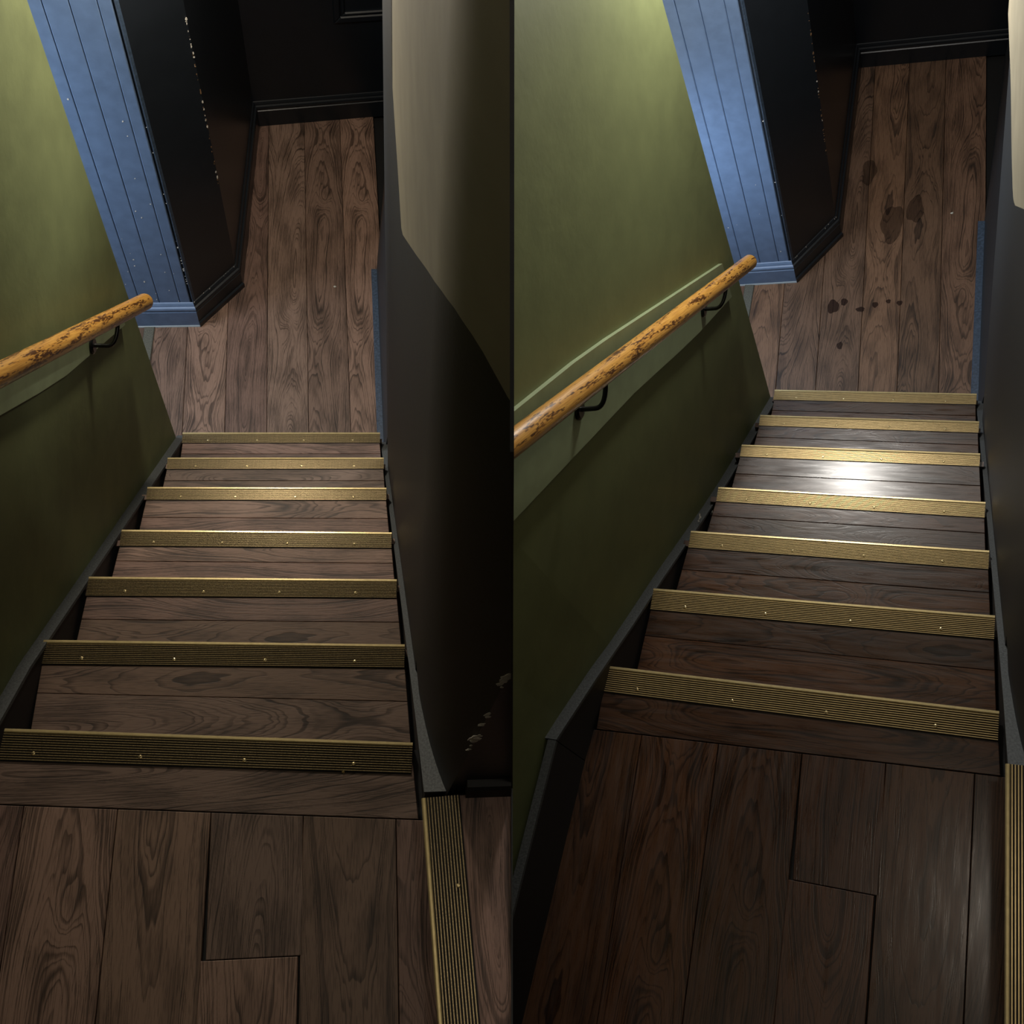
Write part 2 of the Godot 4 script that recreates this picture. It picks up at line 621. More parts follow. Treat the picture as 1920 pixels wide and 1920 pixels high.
func splay(s: Shape, P: Dictionary, lo: Callable, hi: Callable) -> void:
	var end: float = P.right_near
	var n := 14
	var m := 12
	var at := func(q: float, f: float) -> Vector3:
		var y := lerpf(lo.call(q), hi.call(q), f)
		return Vector3(splay_x(P, y, q), y, q)
	for i in n:
		for j in m:
			var pts := []
			var nn := []
			for k in [[0, 0], [1, 0], [1, 1], [0, 1]]:
				var q: float = lerpf(-.2, end, float(i + k[0]) / n)
				var f: float = float(j + k[1]) / m
				var p: Vector3 = at.call(q, f)
				pts.append(p)
				var e := .002
				var dz := Vector3(splay_x(P, p.y, q + e) - splay_x(P, p.y, q - e), 0, 2 * e)
				var dy := Vector3(splay_x(P, p.y + e, q) - splay_x(P, p.y - e, q), 2 * e, 0)
				var no := dy.cross(dz).normalized()
				nn.append(no if no.x < 0.0 else -no)
			face(s, pts, Vector3.LEFT, Vector3.BACK, Vector3.UP, Vector2.ONE, Vector2.ZERO, nn)

func pl(pts: Array, z: float) -> float:
	# piecewise line through [z, value] points, z falling
	if z >= pts[0][0]: return pts[0][1] + (pts[1][1] - pts[0][1]) * (z - pts[0][0]) / (pts[1][0] - pts[0][0])
	for i in pts.size() - 1:
		if z >= pts[i + 1][0]:
			return lerpf(pts[i][1], pts[i + 1][1], (z - pts[i][0]) / (pts[i + 1][0] - pts[i][0]))
	var k := pts.size() - 1
	return pts[k][1] + (pts[k][1] - pts[k - 1][1]) * (z - pts[k][0]) / (pts[k][0] - pts[k - 1][0])

func mitres(line: Array) -> Array:
	# per point of a plan polyline [x, z]: the direction into the room that keeps offsets parallel
	var r := []
	for i in line.size():
		var ns := []
		for j in [i - 1, i]:
			if j >= 0 and j < line.size() - 1:
				var d := Vector2(line[j + 1][0] - line[j][0], line[j + 1][1] - line[j][1]).normalized()
				ns.append(Vector2(-d.y, d.x))
		var m: Vector2 = ns[0] if ns.size() == 1 else (ns[0] + ns[1]) / (1.0 + ns[0].dot(ns[1]))
		r.append(Vector3(m.x, 0, m.y))
	return r

func swept(s: Shape, prof: Array, a: Vector3, b: Vector3, ma: Vector3, mb: Vector3, y: float) -> void:
	# a moulding: profile of [out, height] from a to b with mitred ends
	for i in prof.size() - 1:
		var p: Array = prof[i]
		var q: Array = prof[i + 1]
		var out: Vector3 = (ma + mb) * (q[1] - p[1]) + Vector3.UP * (p[0] - q[0]) * 2.0
		if out.length() < 1e-6: out = ma
		face(s, [a + ma * p[0] + Vector3(0, y + p[1], 0), b + mb * p[0] + Vector3(0, y + p[1], 0), b + mb * q[0] + Vector3(0, y + q[1], 0), a + ma * q[0] + Vector3(0, y + q[1], 0)], out)
	for e in [[a, ma, a - b], [b, mb, b - a]]:
		var poly := []
		for p in prof: poly.append(e[0] + e[1] * p[0] + Vector3(0, y + p[1], 0))
		for i in range(1, poly.size() - 1): face(s, [poly[0], poly[i], poly[i + 1]], e[2])

func flight(P: Dictionary) -> void:
	T = P.T
	side = P.side
	var r: float = P.r
	var z: Array = P.z
	var yf := -7.0 * r
	var wl: Array = P.wl
	var wr: Array = P.wr
	var n: Dictionary = P.words
	var wood: Array = M[P.wood]
	var fwood: Array = M[P.fwood]

	# ---- floors
	var lf := thing("floor", n.lower, "floor", Vector3(.3, yf, -2.4), "", "structure")
	var xs: Array = P.lower_joints
	for i in xs.size() - 1:
		var far := -3.55
		var cuts := [-1.44, far]
		for c in cuts.size() - 1:
			var za: float = cuts[c] - .0008
			var zb: float = cuts[c + 1] + .0008
			var k0: float = P.fan[0] + P.fan[1] * (za + 1.65)
			var k1: float = P.fan[0] + P.fan[1] * (zb + 1.65)
			# boards run very slightly out of square with the flight
			var xa0: float = xs[i] + .0008
			var xa1: float = xs[i + 1] - .0008
			plank(lf, [Vector3(xa0 + k0, yf, za), Vector3(xa1 + k0, yf, za), Vector3(xa1 + k1, yf, zb), Vector3(xa0 + k1, yf, zb)], fwood)
	var sub := Shape.new()
	slab(sub, [Vector3(-1.1, yf - .019, -1.45), Vector3(.86, yf - .019, -1.45), Vector3(.86, yf - .019, -3.6), Vector3(-1.1, yf - .019, -3.6)], Vector3(0, -.05, 0))
	part("subfloor", sub, M.pitch, lf)

	for q in P.get("stains", []): stain(lf, Vector3(q[0], yf, q[1]), q[2], q[3], M.stain if q[3] < .05 else M.stain_pale)

	var mf := thing("floor", n.landing, "floor", Vector3(.3, 0, .5), "", "structure")
	var js: Array = P.landing_joints
	for i in js.size() - 1:
		var cut: float = .432 if i == 3 else 9.0
		var ends := [0.0, 1.15] if cut > 2.0 else [0.0, cut, 1.15]
		for c in ends.size() - 1:
			var za: float = ends[c] + .0008
			var zb: float = ends[c + 1] - .0008
			var x0: float = js[i] + .0008
			var x1: float = js[i + 1] - .0008
			var za0: float = za if c > 0 else P.landing_line[0] + P.landing_line[1] * x0 + .001
			var za1: float = za if c > 0 else P.landing_line[0] + P.landing_line[1] * x1 + .001
			plank(mf, [Vector3(x0, 0, za0), Vector3(x1, 0, za1), Vector3(x1 + .01, 0, zb), Vector3(x0 + .01, 0, zb)], M[P.lwood])
	sub = Shape.new()
	slab(sub, [Vector3(-.35, -.019, .02), Vector3(.86, -.019, .02), Vector3(.86, -.019, 1.2), Vector3(-.35, -.019, 1.2)], Vector3(0, -.06, 0))
	part("subfloor", sub, M.pitch, mf)

	# ---- staircase
	var st := thing("staircase", n.stairs, "staircase", Vector3(.3, yf, -.8))
	var front := func(i: int, x: float) -> float: return P.ends[i][1] + (x - P.ends[i][0]) * (P.ends[i][3] - P.ends[i][1]) / (P.ends[i][2] - P.ends[i][0])
	for i in 7:
		var y := -i * r
		var e: Array = P.ends[i]
		var lx: float = e[0] + .004
		var rx: float = e[2] - .004
		var corner := func(x: float, t: float) -> Vector3:
			var f: float = front.call(i, x) + .006
			var g: float = P.landing_line[0] + P.landing_line[1] * x - .001 if i == 0 else front.call(i - 1, x) - .024
			return Vector3(x, y, lerpf(f, g, t))
		var zb: float = P.landing_line[0] if i == 0 else P.ends[i - 1][1]
		var lx2: float = wall_x(wl, zb, .034)
		var rx2: float = wall_x(wr, minf(zb, .1), -.020)
		var tt: float = 1.0 if i == 0 else P.joint[i]
		var lm := lerpf(lx, lx2, tt)
		var rm := lerpf(rx, rx2, tt)
		plank(st, [corner.call(lx, 0.0), corner.call(rx, 0.0), corner.call(rm, tt - .002), corner.call(lm, tt - .002)], wood, .024, false, "tread_board")
		if i > 0:
			plank(st, [corner.call(lm, tt + .002), corner.call(rm, tt + .002), corner.call(rx2, 1.0), corner.call(lx2, 1.0)], wood, .024, false, "tread_board")
	for i in 7:
		var f: float = -z[i] + .024
		var y := -i * r - .024
		var s := Shape.new()
		slab(s, [Vector3(wall_x(wl, f, .02), y, f), Vector3(wall_x(wr, f, -.01), y, f), Vector3(wall_x(wr, f, -.01), y - r + .024, f), Vector3(wall_x(wl, f, .02), y - r + .024, f)], Vector3(0, 0, .018), 0.0, Vector3.UP, Vector3.RIGHT, Vector2(5, .5))
		part("riser", s, wood[(i * 3 + 1) % wood.size()], st)
	for i in 7:
		var y := -i * r + .0006
		nosing(st, Vector3(P.ends[i][0], y, P.ends[i][1]), Vector3(P.ends[i][2], y, P.ends[i][3]), Vector3(P.ends[i][1] - P.ends[i][3], 0, P.ends[i][2] - P.ends[i][0]).normalized(), P.widths[i], M[P.brass], M[P.patina], P.screws[i], .74)
	# closed strings: dusty caps that run down the walls, pitch-black inner faces
	var top_l := func(q: float) -> float: return pl(P.string_top, q)
	var low_l := func(q: float) -> float: return pl(P.string_top, q) - .30
	var cap := Shape.new()
	upright(cap, wl, P.string_from, -1.52, func(q: float) -> float: return pl(P.string_top, q) - .012, top_l, -.03, .029, .2)
	part("string_cap", cap, M.stringer, st)
	var body := Shape.new()
	upright(body, wl, P.string_from, -1.52, low_l, func(q: float) -> float: return pl(P.string_top, q) - .0125, -.03, .027, .2)
	part("string", body, M.pitch, st)
	var top_r := func(q: float) -> float: return pl(P.string_top_right, q)
	cap = Shape.new()
	upright(cap, wr, .15, -1.52, func(q: float) -> float: return pl(P.string_top_right, q) - .012, top_r, .06, -.014, .2)
	part("string_cap", cap, M.stringer, st)
	body = Shape.new()
	upright(body, wr, .15, -1.52, func(q: float) -> float: return pl(P.string_top_right, q) - .3, func(q: float) -> float: return pl(P.string_top_right, q) - .0125, .03, -.012, .2)
	part("string", body, M.pitch, st)

	if P.has("string_chips"):
		for q in P.string_chips: chips(st, along(q[0], q[1], 7, .003), Vector3.RIGHT, .006, M.chip)
	# ---- step up to the right of the landing
	var sp := thing("side_step", n.side, "step", Vector3(P.side_line[0][0] + .1, 0, .5))
	var q0 := Vector3(P.side_line[0][0], r, P.side_line[0][1])
	var q1 := Vector3(P.side_line[1][0], r, P.side_line[1][1])
	var sd := (q1 - q0).normalized()
	var sb := Vector3(sd.z, 0, -sd.x)
	var q2 := q0 + sd * 1.0
	nosing(sp, q0 + Vector3(0, .0006, 0), q2 + Vector3(0, .0006, 0), sb, P.side_b, M[P.brass], M[P.patina], [.17, .43, .8], .76)
	var rs := Shape.new()
	slab(rs, [q0 + sb * .018 - Vector3(0, .022, 0), q2 + sb * .018 - Vector3(0, .022, 0), q2 + sb * .018 - Vector3(0, r, 0), q0 + sb * .018 - Vector3(0, r, 0)], sb * .018)
	part("riser", rs, M.pitch, sp)
	var pz: float = P.side_line[0][1]
	for k in 3:
		var o0: float = [.004, .185, .36][k]
		var o1: float = [.184, .359, .54][k]
		plank(sp, [q0 + sb * o0, q0 + sb * o1, q2 + sb * o1, q2 + sb * o0], M[P.fwood], .022)

	# ---- the other side: painted wall with the handrail
	var gw := thing("wall_left", n.green, "wall", Vector3(wl[0][0], 0, -.5), "", "structure")
	var g := Shape.new()
	upright(g, wl, 1.15, P.green_end, func(_q: float) -> float: return yf - .05, func(_q: float) -> float: return 2.3, -.12, 0.0, .25)
	part("painted_wall", g, M.green, gw)
	# skirting on the landing
	var bs := thing("baseboard_left", n.skirt, "baseboard", Vector3(wl[0][0], 0, .6), "", "structure")
	cap = Shape.new()
	body = Shape.new()
	upright(cap, wl, 1.15, P.string_from + .002, func(_q: float) -> float: return P.skirt_h - .012, func(_q: float) -> float: return P.skirt_h, -.02, .029, .3)
	upright(body, wl, 1.15, P.string_from + .002, func(_q: float) -> float: return -.01, func(_q: float) -> float: return P.skirt_h - .0125, -.02, .027, .3)
	part("cap", cap, M.stringer, bs)
	part("board", body, M.pitch, bs)

	# ---- right-hand wall: dark painted dado below, bare plaster above
	var rw := thing("wall_right", n.right, "wall", Vector3(wr[0][0], 0, -.5), "", "structure")
	var dado := func(q: float) -> float: return pl(P.dado, q)
	var far_end: float = P.right_end
	var s := Shape.new()
	upright(s, wr, -.2, far_end, func(_q: float) -> float: return yf - .05, dado, .10, 0.0, .04)
	splay(s, P, func(_q: float) -> float: return -.05, dado)
	part("dark_dado", s, M.charcoal, rw, "charcoal painted lower wall")
	s = Shape.new()
	upright(s, wr, -.2, P.plaster_far, dado, func(_q: float) -> float: return 2.25, .10, .0, .04)
	splay(s, P, dado, func(_q: float) -> float: return 2.25)
	part("plaster", s, M.plaster, rw, "bare grey-beige plaster")
	# its near return, over the side step
	s = Shape.new()
	var rz: float = P.right_near
	var rx0 := splay_x(P, r, rz)
	slab(s, [Vector3(splay_x(P, r - .02, rz), r - .02, rz), Vector3(rx0 + .60, r - .02, rz), Vector3(rx0 + .60, 2.25, rz), Vector3(splay_x(P, 2.25, rz), 2.25, rz)], Vector3(0, 0, -.02))
	part("return_face", s, M.black, rw)
	if P.side < 0.0:
		for k in [[.47, .50, 3, .004], [.52, .57, 12, .007], [.60, .63, 4, .005], [.665, .69, 4, .005], [.79, .86, 12, .006]]:
			chips(rw, along(Vector3(splay_x(P, k[0], rz) - .002, k[0], rz + .0004), Vector3(splay_x(P, k[1], rz) - .002, k[1], rz + .0004), k[2], .004), Vector3.BACK, k[3], M.chip)
	# skirting under the return
	var br := thing("baseboard_right", n.skirt_r, "baseboard", Vector3(rx0 + .2, r, rz + .01), "", "structure")
	s = Shape.new()
	var prof := [[.0, .0], [.020, .0], [.020, .055], [.014, .062], [.0, .064]]
	swept(s, prof, Vector3(rx0 + .03, r, rz), Vector3(rx0 + .6, r, rz), Vector3.BACK, Vector3.BACK, 0.0)
	part("board", s, M.pitch, br)

	# ---- corridor at the bottom: boarded pillar, splay, side wall, end wall
	var line: Array = P.corridor
	var mt := mitres(line)
	var ft := []
	for i in line.size(): ft.append(Vector3(line[i][0], 0, line[i][1]) - mt[i] * .018)
	var hgt := 2.3
	var names := ["pillar", "", "", ""]
	var cw := thing("wall_corner", n.pillar, "pillar", Vector3(line[1][0], yf, line[1][1]), "", "structure")
	# blue boards on the first face
	var a: Vector3 = ft[0]
	var b: Vector3 = ft[1]
	var back3 := Vector3(0, 0, -1)
	var bx: Array = P.boards
	for i in bx.size() - 1:
		var pa := a.lerp(b, (bx[i] - a.x) / (b.x - a.x))
		var pb := a.lerp(b, (bx[i + 1] - a.x) / (b.x - a.x))
		s = Shape.new()
		slab(s, [pa + Vector3(.0006, yf + .11, 0), pb + Vector3(-.0006, yf + .11, 0), pb + Vector3(-.0006, yf + hgt, 0), pa + Vector3(.0006, yf + hgt, 0)], Vector3(0, 0, -.018), .0028, Vector3.RIGHT, Vector3.UP)
		part("board", s, M.blue, cw)
	s = Shape.new()
	slab(s, [a + Vector3(0, yf, -.012), b + Vector3(0, yf, -.012), b + Vector3(0, yf + hgt, -.012), a + Vector3(0, yf + hgt, -.012)], Vector3(0, 0, -.05))
	part("backing", s, M.blue_dark, cw)
	# black splay
	var c: Vector3 = ft[2]
	var dn: Vector3 = (mt[1] + mt[2]).normalized()
	s = Shape.new()
	slab(s, [b + Vector3(0, yf, 0), c + Vector3(0, yf, 0), c + Vector3(0, yf + hgt, 0), b + Vector3(0, yf + hgt, 0)], -dn * .03)
	part("splayed_face", s, M.black, cw, "black painted splayed face")
	s = Shape.new()
	var bead := b + (c - b).normalized() * .013
	slab(s, [b + Vector3(0, yf + .12, 0) + dn * .003, bead + Vector3(0, yf + .12, 0) + dn * .003, bead + Vector3(0, yf + hgt, 0) + dn * .003, b + Vector3(0, yf + hgt, 0) + dn * .003], -dn * .003, .001)
	part("corner_bead", s, M.blue_dark, cw)
	var sw := thing("wall_corridor", n.corridor, "wall", Vector3(line[2][0], yf, -2.8), "", "structure")
	var d: Vector3 = ft[3]
	var e: Vector3 = ft[4]
	s = Shape.new()
	slab(s, [c + Vector3(0, yf, 0), d + Vector3(0, yf, 0), d + Vector3(0, yf + hgt, 0), c + Vector3(0, yf + hgt, 0)], -(mt[2] + mt[3]).normalized() * .05)
	part("painted_wall", s, M.black, sw)
	# chipped paint down the arris between splay and corridor wall
	var up0: Vector3 = c + Vector3(0, yf, 0) - dn * .002
	var arr := []
	for k in P.chip_rows.size():
		var row: Array = P.chip_rows[k]
		arr += along(up0 + Vector3(0, row[0], 0) - (c - b).normalized() * .004, up0 + Vector3(0, row[1], 0) - (c - b).normalized() * .004, row[2], .002)
	for k in arr.size(): arr[k] += dn * .002
	chips(cw, arr, dn, .0045, M.chip)
	arr = along(up0 + Vector3(0, .5, 0) - (c - b).normalized() * .004, up0 + Vector3(0, 1.25, 0) - (c - b).normalized() * .004, 34, .0015)
	for k in arr.size(): arr[k] += dn * .002
	chips(cw, arr, dn, .0035, M.chip_brown)
	# flecks of filler on the blue boards and along their corner
	arr = []
	for k in P.flecks:
		var pa := a.lerp(b, rng.randf_range(.25, .97))
		arr.append(pa + Vector3(0, yf + .02 + rng.randf() * rng.randf() * 1.5, .0004))
	for k in int(P.flecks / 3.0): arr.append(b + Vector3(-.003, yf + .14 + rng.randf() * .9, .0004))
	chips(cw, arr, Vector3.BACK, .0028, M.chip)
	var ew := thing("wall_end", n.end, "wall", Vector3(.4, yf, line[3][1]), "", "structure")
	s = Shape.new()
	slab(s, [d + Vector3(0, yf, 0), e + Vector3(0, yf, 0), e + Vector3(0, yf + hgt, 0), d + Vector3(0, yf + hgt, 0)], -mt[4] * .06)
	part("painted_wall", s, M.navy, ew)
	if P.has("panel"):
		var en := Vector3(mt[4].x, 0, mt[4].z).normalized()
		var et := (e - d).normalized()
		var p0: Vector3 = d + et * ((P.panel[0] - d.x) / et.x) + Vector3(0, P.panel[1], 0)
		for w in [[0.0, .030], [.034, .016]]:
			s = Shape.new()
			slab(s, [p0 + Vector3(0, w[0], 0) + et * w[0] + en * .014, p0 + Vector3(0, w[0], 0) + et * .6 + en * .014, p0 + Vector3(0, w[0] + w[1], 0) + et * .6 + en * .014, p0 + Vector3(0, w[0] + w[1], 0) + et * (w[0] + w[1]) + en * .014], -en * .014, .005)
			part("panel_moulding", s, M.navy, ew)
			s = Shape.new()
			slab(s, [p0 + et * w[0] + Vector3(0, w[0], 0) + en * .0138, p0 + et * (w[0] + w[1]) + Vector3(0, w[0] + w[1], 0) + en * .0138, p0 + et * (w[0] + w[1]) + Vector3(0, .9, 0) + en * .0138, p0 + et * w[0] + Vector3(0, .9, 0) + en * .0138], -en * .014, .005)
			part("panel_moulding", s, M.navy, ew)
	# moulded skirting round the corridor
	var bprof := [[.0, .0], [.018, .0], [.018, .086], [.0135, .089], [.0135, .093], [.018, .096], [.019, .104], [.0165, .111], [.0095, .114], [.0085, .120], [.004, .129], [.0, .131]]
	var bl := thing("baseboard_front", n.base_blue, "baseboard", Vector3(line[1][0], yf, line[1][1]), "", "structure")
	s = Shape.new()
	swept(s, bprof, ft[0], ft[1], mt[0], mt[1], yf)
	part("moulded_board", s, M.blue, bl)
	s = Shape.new()
	swept(s, [[.018, .0], [.0235, .0], [.022, .003], [.018, .005]], ft[0], ft[1], mt[0], mt[1], yf)
	part("caulk_bead", s, M.caulk, bl, "pale bead of filler along the floor")
	var bk := thing("baseboard_corridor", n.base_black, "baseboard", Vector3(line[2][0], yf, line[2][1]), "", "structure")
	for k in [1, 2, 3]:
		s = Shape.new()
		swept(s, bprof, ft[k], ft[k + 1], mt[k], mt[k + 1], yf)
		part("moulded_board", s, [M.black, M.black, M.navy][k - 1], bk)
		if k == 1:
			s = Shape.new()
			swept(s, [[.018, .0], [.026, .0], [.026, .022], [.022, .026], [.018, .026]], ft[k], ft[k + 1], mt[k], mt[k + 1], yf)
			part("shoe_moulding", s, M.black, bk)
	chips(bk, along(ft[1] + mt[1] * .006 + Vector3(0, yf + .131, 0), ft[2] + mt[2] * .006 + Vector3(0, yf + .131, 0), 8, .003), dn, .003, M.chip)

	# ---- right side of the corridor: battered dark wall with a low kerb of skirting
	var cr := thing("wall_far_right", n.far_right, "wall", Vector3(P.far_right[0][0], yf, -2.2), "", "structure")
	s = Shape.new()
	var fr: Array = P.far_right
	for k in fr.size() - 1:
		var fa := Vector3(fr[k][0], yf, fr[k][1])
		var fb := Vector3(fr[k + 1][0], yf, fr[k + 1][1])
		var lean_a := Vector3(fr[k][2], 2.0, 0)
		var lean_b := Vector3(fr[k + 1][2], 2.0, 0)
		var nrm := (fb - fa).cross(lean_a).normalized()
		if nrm.x > 0.0: nrm = -nrm
		slab(s, [fa, fb, fb + lean_b, fa + lean_a], Vector3(.06, 0, 0))
	part("painted_wall", s, M.slate, cr)
	var kb := thing("baseboard_far_right", n.kerb, "baseboard", Vector3(fr[0][0], yf, -2.0), "", "structure")
	s = Shape.new()
	slab(s, [Vector3(fr[0][0] - P.kerb, yf + .024, -1.50), Vector3(fr[0][0] + .02, yf + .024, -1.50), Vector3(fr[1][0] + .02, yf + .024, fr[1][1]), Vector3(fr[1][0] - P.kerb, yf + .024, fr[1][1])], Vector3(0, -.03, 0), .003)
	part("board", s, M.blue_dark, kb)

	# ---- threshold strip at the doorway on the left
	var th := thing("threshold_strip", n.threshold, "threshold", Vector3(-.3, yf, -1.95))
	s = Shape.new()
	slab(s, [Vector3(-.322, yf + .006, -1.60), Vector3(-.280, yf + .006, -1.60), Vector3(-.276, yf + .006, line[1][1] + .012), Vector3(-.318, yf + .006, line[1][1] + .012)], Vector3(0, -.006, 0), .003)
	part("strip", s, M.alu, th)

	# ---- handrail
	var ra: Vector3 = P.rail[0]
	var rb: Vector3 = P.rail[1]
	var hr := thing("handrail", n.rail, "handrail", rb)
	s = Shape.new()
	tube(s, [ra, ra.lerp(rb, .25), ra.lerp(rb, .5), ra.lerp(rb, .75), rb], .0245, 28, true, P.rail_u)
	part("rail", s, M.rail[0 if P.side < 0.0 else 1], hr)
	s = Shape.new()
	var bt := func(q: float) -> float: return pl(P.board_top, q)
	var bb := func(q: float) -> float: return pl(P.board_low, q)
	upright(s, wl, P.board_z[0], P.board_z[1], bb, bt, -.012, .012, .15)
	part("backing_board", s, M.green_board, hr, "paler green backing board")
	for k in P.brackets:
		var w0: Vector3 = k[0]
		var w1: Vector3 = k[1]
		var w2: Vector3 = k[2]
		s = Shape.new()
		var path := [w0]
		for t in 9:
			var f := t / 8.0
			var m1 := w0.lerp(w1, .62)
			var m2 := w1.lerp(w2, .55)
			path.append(m1 * (1 - f) * (1 - f) + w1 * 2 * f * (1 - f) + m2 * f * f)
		path.append(w2)
		tube(s, path, .0058, 10)
		var o := part("bracket", s, M.iron, hr)
		s = Shape.new()
		tube(s, [w0 - Vector3(.004, 0, 0), w0 + Vector3(.003, 0, 0)], .024, 16)
		part("wall_plate", s, M.iron, o)
		s = Shape.new()
		var rd := (rb - ra).normalized()
		var ux := Vector3(1, 0, 0)
		slab(s, [w2 + rd * .03 + ux * .009, w2 - rd * .03 + ux * .009, w2 - rd * .03 - ux * .009, w2 + rd * .03 - ux * .009], rd.cross(ux).normalized() * .003, .0008)
		part("saddle", s, M.iron, o)
	side = 0.0

